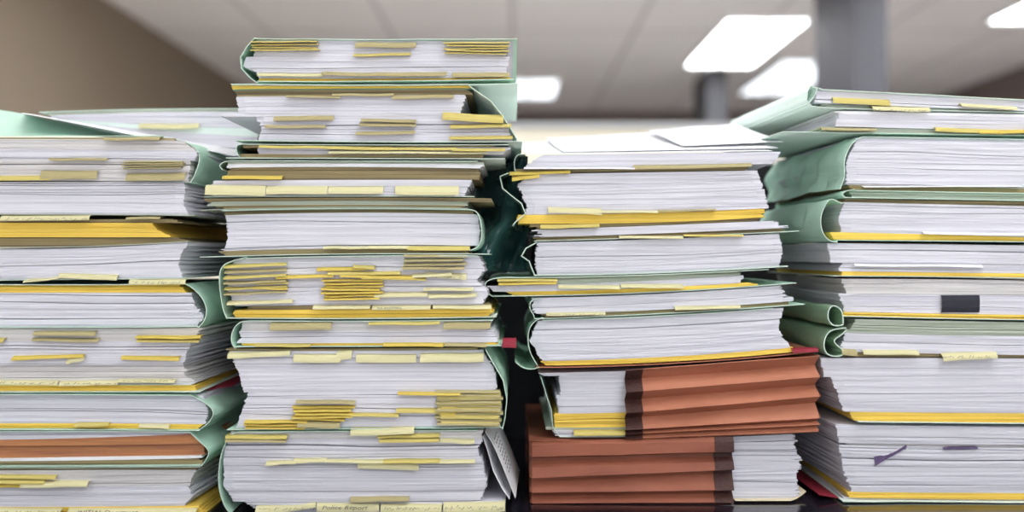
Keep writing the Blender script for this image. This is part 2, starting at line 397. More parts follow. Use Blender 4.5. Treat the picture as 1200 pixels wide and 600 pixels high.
def folder(S, top, layers, label, cov=None, notes=(), yaw=None, pivot='C', name='document_folder'):
    bot = layers[-1][1]; xs = [prof(l[2], .5) for l in layers]; xe = [prof(l[3], .5) for l in layers]
    a, b = min(xs), max(xe); xm = (a+b)/2
    org = (PX(xm, S.Y), S.Y+S.depth/2, PZ(max(S.row(bot, a), S.row(bot, xm), S.row(bot, b)), S.Y))
    yaw = math.radians(R.uniform(-.5, .5)) if yaw is None else math.radians(yaw)
    piv = (PX({'C': xm, 'L': a, 'R': b}[pivot], S.Y), S.Y, 0)
    t = thing(name, label, 'folder', org, S.group, yaw, piv)
    covs = cov if isinstance(cov, list) else ([cov] if cov else [])
    ct = any(c.get('t') for c in covs); cb = any(c.get('b') for c in covs)
    prev = top
    def add(r, d): return tuple(v+d for v in r) if isinstance(r, (tuple, list)) else r+d
    for k, l in enumerate(layers):
        kind, br, xl, xr = l[:4]; o = dict(l[4]) if len(l) > 4 else {}
        lab = o.pop('label', None)
        tp = add(prev, 1.15 if (k == 0 and ct) else .12); bt = add(br, -1.15 if (k == len(layers)-1 and cb) else -.05)
        ob = block(S, t, kind, tp, bt, xl, xr, **o)
        prev = br
    for c in covs:
        cover(S, t, c.get('tr', top), c.get('br', bot), c)
    for nn in notes: note(S, t, *nn)
    return t
# ---------------------------------------------------------------- leftmost stack
S = Stack(-0.045, -85, 230, .29, 'folders in the leftmost stack')
first = folder(S, (160,160,161), [
  ('tan', (163,163,165), -80, [196,212]),
  ('old', (175,175,177), -88, [215,228]),
  ('page', (187,187,188), -85, [231,228]),
  ('old', (198,198,199), -83, 222), ('old', (213,213,214), -84, [221,219])],
  'grey-edged folder topmost in the leftmost stack, its green flap raised behind',
  [{'t': -84, 'sp': [(190,160.5),(214,164),(231,176),(232,190),(226,206),(222,212)], 'b': 120, 'amp': 2.5, 'm': 'mint', 'f': -6}],
  [(60,128,185.5,188.5,'o')]+bunch(148,217,189,199,4,'o')+[(0,62,206,212,'y'),(50,116,200,210,'o'),(150,219,203,212,'o'),(-60,-10,195,199,'o'),(125,190,161,165.5,'o')])
folder(S, (214,213,214), [
  ('page', (222,222,221), -86, [214,218], {'fanR': 20}),
  ('page', (252,252,253), -84, [216,214,219], {'fanR': 22, 'rec': 1.5})],
  'white page bundle between the topmost folder and bright yellow sheets, leftmost stack',
  {'b': (-86, 228), 'm': 'sage', 'amp': 1}, [(4,108,252.5,258.5,'c','~')]+[(150,190,254,257,'o')])
folder(S, (257,257,256), [
  ('tan', (261,261,261), -86, [200,212], {'rec': 3}),
  ('gold', (269,269,270), -84, [178,184]),
  ('gold', (278,278,278), -84, [186,199]),
  ('tan', (289,290,283), -86, [206,222], {'rec': 4})],
  'bright yellow sheets in the upper half of the leftmost stack', {'b': (-86, 222), 'm': 'sage'})
folder(S, (290,291,283), [
  ('page', (329,328,326), -84, [222,212,209,214], {'fanR': 22})],
  'white page bundle under the bright yellow sheets of the leftmost stack',
  {'b': (-86, 220), 'm': 'dgreen'}, [(30,72,326,329,'c',None,-2.5),(72,140,321,327,'c',None,1.6),(154,220,327,333,'c','~',0)])
folder(S, (332,333,332), [
  ('gold', (343,343,343), -83, [208,218]), 
  ('page', (361,362,362), -84, [224,229]),
  ('page', (384,384,383), -84, [233,238,230], {'rec': 1})],
  'folder with bright green spine band at right, middle of leftmost stack',
  [{'t': -80, 'sp': [(218,332.5),(228,338),(239,350),(244,363),(241,376),(233,384)], 'b': -80, 'amp': 1.5, 'm': 'mint', 'f': 5}])
folder(S, (385,385,384), [
  ('old', (401,400,400), -84, [236,226], {'fanR': 24}),
  ('page', (429,428,428), -84, [224,218,214], {'fanR': 26}),
  ('old', (437,436,436), -86, [212,218], {'rec': 4, 'fanR': 24}),
  ('old', (451,451,451), -84, [216,228], {'fanR': 20})],
  'grey page bundle with four torn yellow notes in the lower half of leftmost stack', {'b': (-86,225), 'm': 'pmint', 'f': 3},
  [(40,118,396,400,'o',None,.2),(42,115,388,393,'o'),(162,238,393,396,'g'),(163,236,397,400.5,'y'),(-20,8,396,401,'y'),(16,100,416,420,'g',None,-1.6),(80,101,418,424,'c',None,-2.2),(144,212,417,421.5,'g',None,.8),
   (-40,70,445.5,450.5,'c','~'),(72,141,446,451,'c','~'),(141,208,444,447.5,'c','~',.3)])
folder(S, (451.5,451.5,451.5), [
  ('gold', (459,459.3,459), -86, 228)],
  'yellow sheets with a red card at the right in the leftmost stack', [{'b': (-88,236), 'm': 'pmint', 'f': 6}])
cardR = S
folder(S, (461,461,462), [
  ('page', (470,469,471), -84, [236,240], {'rec': 2}),
  ('page', (497,496,497), -86, [240,243,240]),
  ('gold', (503.5,503,504), -84, [238,232])],
  'white folder whose green cover folds out darkly at the right of the leftmost stack',
  [{'t': -80, 'sp': [(224,462),(238,468),(254,481),(247,494),(236,502)], 'b': -80, 'amp': 3, 'm': 'mint', 'f': 6}],
  [(90,130,495,499,'y',None,-1),(165,200,497,501,'c',None,1)])
folder(S, (505,504,505), [
  ('page', (516,514,508), -86, [226,222]),
  ('kraft', (523,522,520), -84, [226,236]),
  ('kraft', (538,537,534), -86, [236,238], {'rec': 4}),
  ('white', (541,540,537), -84, 236),
  ('tan', (546,546,545), -84, [232,238])],
  'orange-brown envelope with papers in the lower part of the leftmost stack',
  [{'t': -80, 'sp': [(224,505.5),(236,517),(247,528),(243,538),(237,545)], 'b': -80, 'amp': 3, 'm': 'mint', 'f': 5}])
folder(S, (547,547,546), [
  ('tan', (552,551,551), -86, [232,228], {'rec': 3}),
  ('old', (570,570,569), -84, [228,222], {'fanR': 26}),
  ('page', (594,594,593), -84, [220,224,216], {'fanR': 26})],
  'lowest visible page bundle of the leftmost stack, yellow notes at its left', {'t': (-84,236), 'm': 'pmint'},
  [(-30,68,556,560,'y'),(-30,56,561,565,'y'),(28,106,563,569,'c'),(-20,40,566,570,'g')])
folder(S, (594,594,593), [
  ('gold', (601.6,601.6,601.6), -84, [232,242])],
  'yellow sheets with handwritten notes at the foot of the leftmost stack', None,
  [(-20,74,595,603,'c','~'),(82,232,595,603,'c','INITIAL Document')])

# red card tongue at the right of the leftmost stack
t = thing('index_card', 'red card sticking out at the right side of the leftmost stack', 'card', (PX(232, -.02), 0.05, PZ(456, -.02)))
G = []
for i in range(8):
    u = i/7; px = lerp(226, 262, u)
    G.append([(PX(px, -.02), lerp(-.035+u*.05, .12, v), PZ(lerp(458.3, 456.5, u)-v*2, -.02)) for v in (0, .33, .66, 1)])
sheet('card_sheet', G, .0008, 'red', t)
t['root']['category'] = 'card'

G = []
for i in range(16):
    u = i/15; px = lerp(-84, 192, u)
    a = Vector((PX(px, -.035), -.035, PZ(159.4, -.035))); b = Vector((PX(lerp(-90, 178, u), .14), .14, PZ(lerp(129, 166, max(0, (u-.35)/.65)), .14)))
    G.append([tuple(a.lerp(b, v)+Vector((0, 0, -.004*4*v*(1-v)))) for v in (0, .2, .4, .6, .8, 1)])
sheet('cover_flap', G, .0008, 'mint', first)

# ---------------------------------------------------------------- second stack
S = Stack(-0.05, 265, 585, .29, 'folders in the tallest stack, second from the left')
def f2(*a, **k): return folder(S, *a, **k)
f2((45,46.5,46), [
  ('page', (66,67,66), [300,297], [600,592]),
  ('page', (85,86,85), [288,285,300], [597,594]),
  ('page', (91,92,90.5), [300,303], 594),
  ('gold', (96.5,96.5,94.5), 303, 598)],
  'topmost folder of the tallest stack, open green spine at its left',
  [{'t': 606, 'sp': [(300,45),(291,55),(283,68),(284,81),(293,91),(303,98)], 'b': 602, 'hard': 1, 'amp': 1, 'm': 'mint', 'f': 4}],
  bunch(298,374,49,62,4,'y')+[(417,488,50,57,'o'),(415,482,63,66.5,'y')]+bunch(522,595,50,66,5,'y')+
  [(303,380,86.5,90.5,'c',None,.5),(378,453,85,90,'o'),(453,524,85,90.5,'o'),(530,597,85.5,91.5,'o')])
f2((99,100,98.5), [
  ('gold', (104.5,103.5,103), [270,272], [550,552]),
  ('dgreen', (106,105,104.5), 272, 560),
  ('tan', (113,112,110), [275,277], [548,555]),
  ('page', (133,133,133), [277,279], [545,540], {'fanR': 0}),
  ('page', (137,136,135), [262,258,264], [540,545]),
  ('page', (150,150,149), [300,306], [560,588]),
  ('page', (165,167,167), [306,303], [596,600])],
  'second folder from top of tallest stack, green flap sloping down its right',
  [{'t': 272, 'sp': [(548,99),(556,106),(575,119),(588,135),(598,150),(606,164)], 'b': None, 'amp': 1.2, 'm': 'pmint', 'f': 6, 'hard': 1},
   {'t': (548,607), 'b': (276, 612), 'm': 'pmint', 'f': 4}],
  [(460,532,112,116.5,'o'),(390,462,110,113.5,'o'),(337,400,113,116,'o'),
   (322,392,136,142,'o'),(312,383,147,151,'o'),(424,488,140,144,'o'),(422,488,144.5,149,'o'),(418,487,154,158.5,'o'),
   (519,590,134,144,'y',None,2.2),(528,599,146,151,'y'),(527,601,159.5,164,'y')])
f2((168.5,169.5,169.5), [
  ('tan', (173,172,172), 285, [590,570]),
  ('page', (180,181,181), [300,302], [598,590], {'rec': 2}),
  ('tan', (186,186.5,187), [280,282], 566)],
  'thin folder of yellow-edged sheets, fourth from the top of the tallest stack',
  [{'t': 596, 'sp': [(290,169),(279,169.5),(277,176),(281,184)], 'b': None, 'amp': 1, 'm': 'dgreen', 'f': 3}, {'b': (266,592), 'm': 'pmint', 'f': 4}],
  [(305,385,171,174.5,'y'),(380,460,172,176,'y',None,.6),(455,535,173,176.5,'y'),(530,592,174,178,'y'),(386,458,177,180.5,'c'),(458,570,178,181,'c')])
f2((188,188.5,189), [
  ('sage', (192,191.5,193), [270,262], 566),
  ('white', (196.5,195.5,198), 265, [567,562]),
  ('tan', (199,199,201), 268, 560, {'rec': 3}),
  ('tan', (211,210,210), [266,262], 562, {'rec': 4})],
  'thin folder with one bright white sheet, above cream-noted bundle, tallest stack',
  [{'t': 560, 'sp': [(276,188.5),(264,189),(257,194),(261,199)], 'b': None, 'amp': 1, 'm': 'dgreen', 'f': 3}], [(262,332,206,210.5,'g')])
f2((211.5,210.5,210.5), [
  ('page', (219,218,219), [250,246], [553,550]),
  ('page', (231,230.5,231), [246,248], [548,544], {'rec': 1})],
  'white bundle with a row of wide cream notes, upper half of tallest stack',
  [{'b': (240,556), 'm': 'pmint', 'f': 2}],
  [(243,313,217,229.5,'c',None,.6),(314,385,218,228,'c',None,.3),(386,450,218.5,227.5,'c',None,.2),(464,538,218,229,'c',None,.3)])
f2((232.5,231.5,232.5), [
  ('tan', (236,235,237), [238,240], 576),
  ('sage', (241,240,241.5), [246,240], 548, {'rec': 2}),
  ('tan', (246,243.5,246), [252,262], [545,540])],
  'thin folder of tan cards directly above the thick block in tallest stack',
  {'b': (236,548), 'm': 'sage', 'f': 5})
f2((246.5,244,246.5), [
  ('tan', (252,249,252), 262, 555, {'rec': 4}),
  ('page', (291,287,289), [263,265,266,262], [560,562,563,560], {'gap': .04, 'slab': 1.2})],
  'thick white block whose green cover bends round its right side in the tallest stack',
  [{'t': 262, 'sp': [(548,245.5),(560,247.5),(564,262),(565,280),(560,290),(551,293.5)], 'b': None, 'amp': .5, 'm': 'mint', 'f': 8}])
f2((291.5,287.5,289.5), [
  ('page', (294,291,293), [258,262], 550, {'rec': 3}),
  ('tan', (301,298,298.5), [254,262], 548, {'rec': 3})],
  'thin layer of yellow notes beneath the thick white block of the tallest stack',
  {'b': (236,574), 'm': 'pmint', 'f': 6}, [(380,432,289,292,'c'),(432,480,288,291.5,'c'),(478,551,288.5,293.5,'y')])
f2((303,299.5,299.5), [
  ('page', (330,328,328), [274,266,264], [562,568,560]),
  ('page', (359,357.5,357), [265,268,274], [560,572,566])],
  'fat folder bristling with yellow note tabs, middle of the tallest stack',
  [{'t': 560, 'sp': [(290,301.5),(270,307),(261,313),(258,325),(260,345),(264,366),(268,373)], 'b': None, 'amp': 1.2, 'm': 'mint', 'f': 7}],
  [(264,337,309+k*6.6,313+k*6.3,'o' if k % 2 else 'y',None,-1.6) for k in range(6)]+
  [(300,339,330,333,'y'),(298,338,336,339,'g'),(268,345,352,356,'c',None,-1.5)]+
  [(372,440,313,317,'g',None,-1.2),(325,392,322,326,'g',None,-1.5),(385,470,318,322,'y'),(400,488,322,326,'g',None,1.4),(415,440,311,315,'y')]+
  bunch(380,448,327,352,7,'g')+bunch(472,546,298,317,4,'o')+
  [(484,530,320,324,'c',None,-1.6),(500,547,320,326,'c','~',1.8),(425,500,325,328,'y'),(497,555,337,340.5,'c'),(440,502,342.5,347.5,'c'),(503,559,344,348.5,'c')])
f2((359.5,358,357.5), [
  ('tan', (363.5,362.5,362), [290,286], [577,570], {'rec': 3}),
  ('gold', (373,373.5,371.5), [276,272,276], [574,577,572])],
  'bright yellow sheets in the middle of the tallest stack',
  [{'b': (266,582), 'm': 'pmint', 'f': 6}],
  [(368,435,357.5,362,'c'),(437,505,357.5,362.5,'c','no estimate'),(508,576,357.5,361.5,'c')])
f2((375,375.5,374), [
  ('old', (388,387.5,386.5), [284,282], [576,572]),
  ('page', (402.5,402,401), [278,282,277], [578,584]),
  ('gold', (406.5,406,405), 283, [580,584])],
  'folder with small red tag at right, under yellow sheets of tallest stack',
  [{'t': 578, 'sp': [(292,376),(281,377),(273,388),(272,400),(277,408)], 'b': 588, 'amp': 1.5, 'm': 'mint', 'f': 5}],
  [(318,390,377.5,386,'o'),(433,516,376.5,380,'y'),(520,575,377,385,'o'),(300,365,402.5,406,'y'),(450,520,401.5,405.5,'g'),(522,570,401.5,405.5,'o'),(589,605,396.5,406.5,'r',None,0)])
f2((409,408.5,407.5), [
  ('tan', (411.5,411,410), [262,268], 560, {'rec': 2}),
  ('page', (425,424,423), [270,273], [566,571]),
  ('page', (461,457,458), [275,281,285], [575,581,582]),
  ('page', (475,474,474), [290,286], [577,586]),
  ('page', (503,502,500.5), [285,277], [588,586])],
  'thick bundle with dense yellow tabs at its right end, tallest stack',
  [{'t': None, 'sp': [(569,409),(578,425),(590,445),(594,468),(592,488),(589,502)], 'b': 268, 'amp': 1, 'm': 'mint', 'f': 6, 'hard': 1}],
  [(268,341,412,418,'c',None,-1.8),(345,400,415,424,'c',None,.2),(395,413,411,421,'c',None,-1.5),(418,488,415,424.5,'c',None,0),(493,567,413.5,423.5,'c',None,-.4)]+bunch(511,588,457,498,10,'o')+bunch(515,585,460,500,5,'y')+[(467,540,459,462,'g'),(348,417,469,472,'o')]+bunch(345,415,475,490,4,'g')+
  bunch(288,360,492,503,3,'g')+[(352,405,489,492,'g'),(350,400,493,500,'o'),(412,468,484,487,'y'),(465,532,478,483,'y'),(518,536,474,479,'g'),(516,534,481,486,'g'),(412,486,500,508,'c',None,-1.2)])
f2((505,504,503), [
  ('old', (515,514,514), [270,266], [566,564]),
  ('page', (545,544,543), [264,261], [565,560,566]),
  ('page', (588,588,586), [262,261,272], [566,570,564], {'fanR': 8})],
  'thickest white bundle at the foot of tallest stack, pale green spine left',
  [{'t': 560, 'sp': [(290,505),(274,506),(264,520),(257,545),(257,572),(264,592),(271,601)], 'b': None, 'amp': 2, 'm': 'mint', 'f': 4}],
  [(266,338,509,513,'y',None,0),(266,337,513.5,517,'o',None,0),(443,516,508,512,'y'),(445,515,513,517,'y'),(516,556,514,518.5,'c',None,1.2),
   (313,348,539.5,543,'c',None,-1),(345,384,537,541,'c',None,-.6),(382,450,538,541,'c'),(420,491,541.5,549,'c',None,1.2),(450,516,537.5,540.5,'y'),(485,557,538.5,542,'c'),(411,480,581.5,586,'o')])
f2((588.5,588.5,587), [
  ('page', (592,592,591), [285,290], [588,592]),
  ('page', (602.6,602.6,602.6), [290,300], [590,586], {'rec': 5})],
  'sheaf with handwritten cream tabs at the very foot of the tallest stack', None,
  [(300,371,592,598,'c','~',-4.5),(372,445,589.5,598,'c','Police Report',0),(447,518,590,599,'c','~',.8),(520,592,588,598,'c','~',-1.4)])

# printed sheets hanging down at the right foot of the tallest stack
for k, (pts, lab) in enumerate((
   ([(566,512),(572,530),(578,552),(588,572),(597,585)], 'printed sheet curling down at the right foot of the tallest stack, nearest the pages'),
   ([(568,506),(577,520),(588,545),(598,570),(604,585)], 'outermost white sheet curling down at the right foot of the tallest stack'))):
    t = thing('printed_sheet', lab, 'paper', (PX(590, -.04), .05, PZ(586, -.04)), 'printed sheets at the foot of the tallest stack')
    G = []
    for (px, py) in dense(pts, 5): G.append([(PX(px+v*6, -.045), -.045+.004*k+v*.16, PZ(py+v*3, -.045)) for v in (0, .1, .25, .5, .75, 1)])
    o = sheet('sheet', G, .0005, 'white', t)
    V, F = [], []
    for q in range(9):
        i = q+3; 
        if i+1 >= len(G): break
        for a, b in ((.12, .25), (.3, .42), (.5, .62)):
            p, s = Vector(G[i][1]), Vector(G[i][4]); d = (Vector(G[i+1][1])-p).normalized()*.0016
            nrm = (s-p).cross(d).normalized()*(-.0006)
            c = [p.lerp(s, a)+nrm, p.lerp(s, b)+nrm]; n = len(V)
            V += [c[0], c[1], c[1]+d, c[0]+d]; F.append((n, n+1, n+2, n+3))
    if k == 1: link('print', V, F, 'ink', t)

# ---------------------------------------------------------------- third stack
S = Stack(0.0, 625, 920, .29, 'folders in the third stack from the left')
def f3(*a, **k): return folder(S, *a, **k)
f3((181.5,179.5,177.5), [
  ('page', (197.5,195,191.5), [636,624,613], [915,912,905], {'gap': .04}),
  ('tan', (203,200.5,198), [604,608], [880,876], {'rec': 3})],
  'white bundle with splayed top sheets, topmost in the third stack',
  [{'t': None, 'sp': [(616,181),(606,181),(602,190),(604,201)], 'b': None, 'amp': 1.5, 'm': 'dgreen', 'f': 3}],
  [(597,668,201,205,'g',None,-1),(600,632,205,211,'g',None,-2),(614,743,196.5,199,'w',None,0),(742,880,193,197.5,'o',None,-1.6)])
f3((204,201.5,199), [
  ('page', (228,226,220), [620,607,612], [888,894]),
  ('page', (251.5,249,243), [612,617,616], [896,901]),
  ('gold', (257,255,248.5), [607,606], [896,897]),
  ('gold', (262,260.5,253), [606,608], [894,897]),
  ('tan', (268.5,263.5,257.5), [620,630], [893,889], {'rec': 3})],
  'white bundle above a bright yellow band, dark crumpled cover at left, third stack',
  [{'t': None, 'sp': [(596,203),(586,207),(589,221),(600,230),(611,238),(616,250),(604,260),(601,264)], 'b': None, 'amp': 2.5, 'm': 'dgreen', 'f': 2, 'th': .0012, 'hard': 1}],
  [(633,702,263,267.5,'y',None,-1),(642,705,244,251,'c',None,1.5),(703,770,247,249.8,'c',None,0),(770,838,245.5,247.5,'o',None,-1)])
f3((269,264,258), [
  ('page', (278,273.5,267), [628,632], [912,924], {'jx': 2.5}),
  ('tan', (283,278.5,272), [624,630], [916,922], {'rec': 3})],
  'thin white bundle fanned out at its right in the third stack', {'b': (626,936), 'm': 'pmint', 'f': 3},
  [(725,800,276.5,279.5,'c'),(800,870,275,277.5,'y')])
f3((284,280,273.5), [
  ('page', (323,320,312.5), [630,627,629], [914,917,914], {'gap': .03, 'slab': 1.2})],
  'thick white block with a crumpled green spine at its left in the third stack',
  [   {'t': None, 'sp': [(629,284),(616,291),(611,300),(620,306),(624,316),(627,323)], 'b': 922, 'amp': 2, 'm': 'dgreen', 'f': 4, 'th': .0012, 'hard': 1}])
f3((324.5,321,314), [
  ('sage', (334,328.5,319), [640,600], [866,869], {'rec': 3}),
  ('page', (341.5,337,328), [572,577], [872,868]),
  ('gold', (347,342.5,333), [594,600], [880,890])],
  'folder jutting out to the left in the third stack, gold sheets inside',
  [{'t': 900, 'sp': [(600,325),(578,326),(568,331),(569,342),(578,348)], 'b': 932, 'amp': .8, 'm': 'mint', 'f': 4}],
  [(583,653,326.5,330,'y',None,-.4),(584,652,330.5,333.5,'g',None,-.4),(654,726,334,338.5,'c',None,.3),(727,800,333,337.5,'c',None,.2)])
f3((349,344,334), [
  ('page', (368,363,353.5), [622,624,628], [914,920,930], {'jx': 2}),
  ('tan', (374,368,358.5), [634,640], [924,927], {'rec': 2})],
  'white bundle in the middle of the third stack below the gold sheets',
  [{'t': None, 'sp': [(634,349.5),(623,351),(620,360),(626,370)], 'b': 942, 'amp': 1, 'm': 'mint', 'f': 4}],
  [(640,709,366,369.5,'c','~',-.3),(790,866,358.5,362,'c',None,-1)])
f3((375,369.5,359.5), [
  ('page', (398,394,384), [630,622], [918,913]),
  ('page', (423.5,418.5,408), [620,628,636], [913,917,926]),
  ('gold', (428.5,424.5,413.5), [634,640], [929,932])],
  'thick white bundle resting on the upper brown wallet in the third stack',
  [{'t': 905, 'sp': [(636,372),(626,376),(619,386),(619,402),(622,415),(630,428)], 'b': None, 'amp': 2, 'm': 'mint', 'f': 4},
   {'t': None, 'sp': [(604,424),(612,431),(624,433),(632,430)], 'b': None, 'amp': 1, 'm': 'mint', 'f': 2}],
  [(927,957,408,412.5,'r',None,-.5)])
# loose sheets splayed over the top of the third stack
def loose(lab, front, back, y0, y1, m='white', n=10, grp='loose sheets on top of the third stack', sag=2):
    t = thing('loose_sheet', lab, 'paper', (PX((front[0][0]+front[1][0])/2, y0), (y0+y1)/2, PZ(max(front[0][1], front[1][1]), y0)), grp)
    G = []
    for i in range(n):
        u = i/(n-1); row = []
        for j in range(10):
            v = j/9
            a = Vector((PX(lerp(front[0][0], front[1][0], u), y0), y0, PZ(lerp(front[0][1], front[1][1], u), y0)))
            b = Vector((PX(lerp(back[0][0], back[1][0], u), y1), y1, PZ(lerp(back[0][1], back[1][1], u), y1)))
            p = a.lerp(b, v); p.z += (sag/1000)*(v*(1-v)*4)*(-1)+.0015*noise.noise(Vector((u*3, v*3, len(lab))))*min(1, v*4)
            row.append(p)
        G.append(row)
    sheet('sheet', G, .0005, m, t)
loose('bright white sheet lying across the top of the third stack', ((618,180.5),(905,176.8)), ((606,167),(838,160)), .0, .27)
loose('curved white sheet lifting at the right on top of the third stack', ((660,178),(912,173.5)), ((640,162),(862,150)), .02, .29, sag=2)
loose('narrow sheet with a bluish underside, beside the tilted green folder', ((800,171),(918,166)), ((760,153),(860,145)), .05, .26, sag=0)

# brown expanding wallets
def wallet(lab, S, x0, x1, top, bot, ridges, tape, depth, cuff, side, bm='brown'):
    """x0..x1 = gusseted front; ridges = [(row at x0, row at x1, y in mm)]"""
    Y = S.Y; zb = max(S.row(bot, x0), S.row(bot, x1))
    t = thing('expanding_wallet', lab, 'file wallet', (PX((x0+x1)/2, Y), Y+depth/2, PZ(zb, Y)), 'brown expanding wallets in the third stack')
    def gusset(xa, xb, name, m, dy=0, nx=14, jit=1.0, th=.0011):
        G = []
        for i in range(nx):
            u = i/(nx-1); px = lerp(xa, xb, u); U = (px-x0)/(x1-x0); row = []
            for k in range(len(ridges)-1):
                ra, rb = ridges[k], ridges[k+1]
                for s in (0, .33, .67) + ((1,) if k == len(ridges)-2 else ()):
                    r = lerp(lerp(ra[0], ra[1], U), lerp(rb[0], rb[1], U), s); y = lerp(ra[2], rb[2], s)
                    nn = noise.noise(Vector((px*.02, r*.05, 3)))
                    row.append((PX(px, Y), Y+(y+dy+nn*jit*1.4)/1000, PZ(r+nn*.7, Y)))
            G.append(row)
        return sheet(name, G, th, m, t)
    gusset(x0, x1, 'gusset', bm)
    gusset(tape[0], tape[1], 'binding_tape', 'tape', dy=-1.3, nx=3)
    def leaf(name, r, off, xa, xb, f, m=None):
        m = m or bm
        G = []
        for i in range(14):
            px = lerp(xa, xb, i/13); G.append([(PX(px, Y), Y+lerp(f/1000, depth, v), PZ(S.row(r, px)+off, Y)) for v in (0, .05, .3, .6, 1)])
        sheet(name, G, .001, m, t)
    leaf('upper_panel', top, .6, cuff[0], cuff[1], -1)
    leaf('lower_panel', bot, -.6, cuff[2], cuff[3], -1)
    # closed end: pleats folding round the corner and running back
    xe = x1 if side == 'R' else x0; sg = 1 if side == 'R' else -1; G = []
    for k in range(len(ridges)):
        ra = ridges[k]; r = ra[1] if side == 'R' else ra[0]; o = (6-ra[2])*.28*sg
        G.append([(PX(xe+(o if v > .02 else 0)+noise.noise(Vector((v*5, k, 2)))*2*v, Y), Y+(lerp(ra[2], 10, min(1, v*12)) if v < .1 else v*depth*1000)/1000, PZ(r, Y)) for v in (0, .03, .08, .3, .6, 1)])
    sheet('closed_end', G, .001, bm, t)
    return t
S3 = S
wallet('upper brown expanding wallet of the third stack, pages showing at its left', S3, 735, 958, (430,426,415), (514,513,506),
  [(433,416.5,-4),(446,429,11),(459,441,-5),(470,452,11),(483,464,-6),(491,473,10),(503,489,-5),(505,493,6),(508,497,-4),(510,500,5),(514,505.5,-2)], (733,753), .28, (628,959,735,959), 'R')
wallet('lower brown expanding wallet of the third stack, pages showing at its right', S3, 624, 857, (516,515,508), (589.7,589.7,589.7),
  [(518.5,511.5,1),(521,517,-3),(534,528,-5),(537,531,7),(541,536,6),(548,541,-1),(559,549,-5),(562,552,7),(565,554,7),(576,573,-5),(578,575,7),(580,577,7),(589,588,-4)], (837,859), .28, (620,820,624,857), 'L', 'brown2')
# what the wallets hold
def bundle(lab, top, layers, extra=None, y=.0, notes=(), name='document_bundle'):
    s = Stack(S3.Y+y, 625, 920, .25, 'documents held in the brown wallets'); return folder(s, top, layers, lab, extra, notes, yaw=0, name=name)
bundle('white pages and yellow sheets inside the upper brown wallet', (437,433,424), [
   ('page', (441,437,428), [632,636], 800), ('page', (463,460,450), [655,657], 800), ('page', (485,482,474), [652,655], 800), 
   ('gold', (501,500,495), [650,650], 800), ('sage', (504,503,498), 640, 800, {'rec': 2}), ('page', (512,511,505), [648,652], 800)],
   [{'t': None, 'sp': [(634,442),(640,462),(646,480),(648,500),(656,512)], 'b': 790, 'amp': 1.5, 'm': 'pmint', 'f': 2, 'hard': 1}], y=.012,
   notes=[(672,738,504,509,'y')])
bundle('white pages inside the lower brown wallet', (514,514,509), [
   ('page', (540,540,539), 790, [930,936], {'jx': 1.5}), ('page', (585,585,584.5), 790, [938,934,937], {'jx': 1.5})], None, y=.012)
t = thing('manila_divider', 'cream card with a rounded tab under the pages of the lower brown wallet', 'card', (PX(900,0), .1, PZ(587.5, 0)))
G = []
for i in range(12):
    u = i/11; px = lerp(862, 952, u); r = 587.2-(0 if u < .7 else (u-.7)*18*(u-.7)/.3)
    G.append([(PX(px-(0 if u < .9 else v*2), 0), lerp(.002+max(0, u-.75)*.09, .2, v), PZ(r-v*.6, 0)) for v in (0, .2, .5, 1)])
sheet('card_sheet', G, .0008, 'manila', t)

# ---------------------------------------------------------------- rightmost stack
S = Stack(0.005, 985, 1330, .29, 'folders in the rightmost stack')
def f4(*a, **k): return folder(S, *a, **k)
f4((105.5,111.5,117.5), [
  ('page', (121,125.5,129), [957,955], 1325, {'slab': 2}),
  ('sage', (127.5,129,130.5), [965,972], 1325, {'rec': 5})],
  'tilted pale green folder topmost in the rightmost stack, its closed spine running back',
  [{'t': 1325, 'sp': [(962,105),(957,103),(955,108),(953,114),(948,120),(945,123)], 'b': None, 'amp': .5, 'm': 'pmint', 'f': 4, 'hard': 1},
   {'t': None, 'sp': [(956,104),(949,101),(945,108),(944,118),(950,125),(985,127.5)], 'b': 1322, 'amp': .3, 'm': 'pmint', 'f': 3, 'hard': 1}],
  [(975,1044,115,122.5,'y',None,1.6),(1022,1092,124,130,'c','~',.5),(1130,1200,121,125.5,'c',None,2)], yaw=5, pivot='L')
f4((129.5,131,132.5), [
  ('white', (133.5,134.5,136), [978,984], 1325),
  ('page', (148,150.5,152), [984,980], 1325, {'gap': .06}),
  ('sage', (156,157,158), [962,975], 1325, {'rec': 4})],
  'white bundle second from the top of the rightmost stack', {'b': (914,1325), 'm': 'pmint', 'f': 2},
  [(960,1026,150,153.5,'o',None,.3),(1098,1180,149.5,155,'y',None,1.6),(1150,1230,150,155,'g',None,-1)], yaw=4, pivot='L')
f4((159.5,161,163), [
  ('page', (163,165,167), 1004, 1325, {'rec': 2}),
  ('page', (190,192,194), [1004,993], 1325, {'gap': .15, 'fanL': -9}),
  ('page', (216,219,222), [992,993], 1325, {'gap': .15, 'fanL': -9}),
  ('tan', (222,225,228), [994,1000], 1325, {'rec': 1})],
  'thick white bundle with large crumpled mint cover at left, top of rightmost stack',
  [{'t': 1322, 'sp': [(1010,160.5),(1002,164),(993,176),(989,190),(990,205),(986,216),(984,222)], 'b': None, 'amp': 3.5, 'm': 'mint_lit', 'f': 1}],
  [(1010,1200,217.5,219,'w',None,-1)], yaw=3, pivot='L')
f4((222.5,225.5,228.5), [
  ('sage', (232,235,239), [996,1000], 1325, {'rec': 2})],
  'flat pale green folder between the two mint-covered bundles of the rightmost stack',
  [{'t': 1322, 'sp': [(1000,222.5),(990,224),(986,228),(990,232)], 'b': 1322, 'amp': 1.5, 'm': 'mint_lit', 'f': 4}])
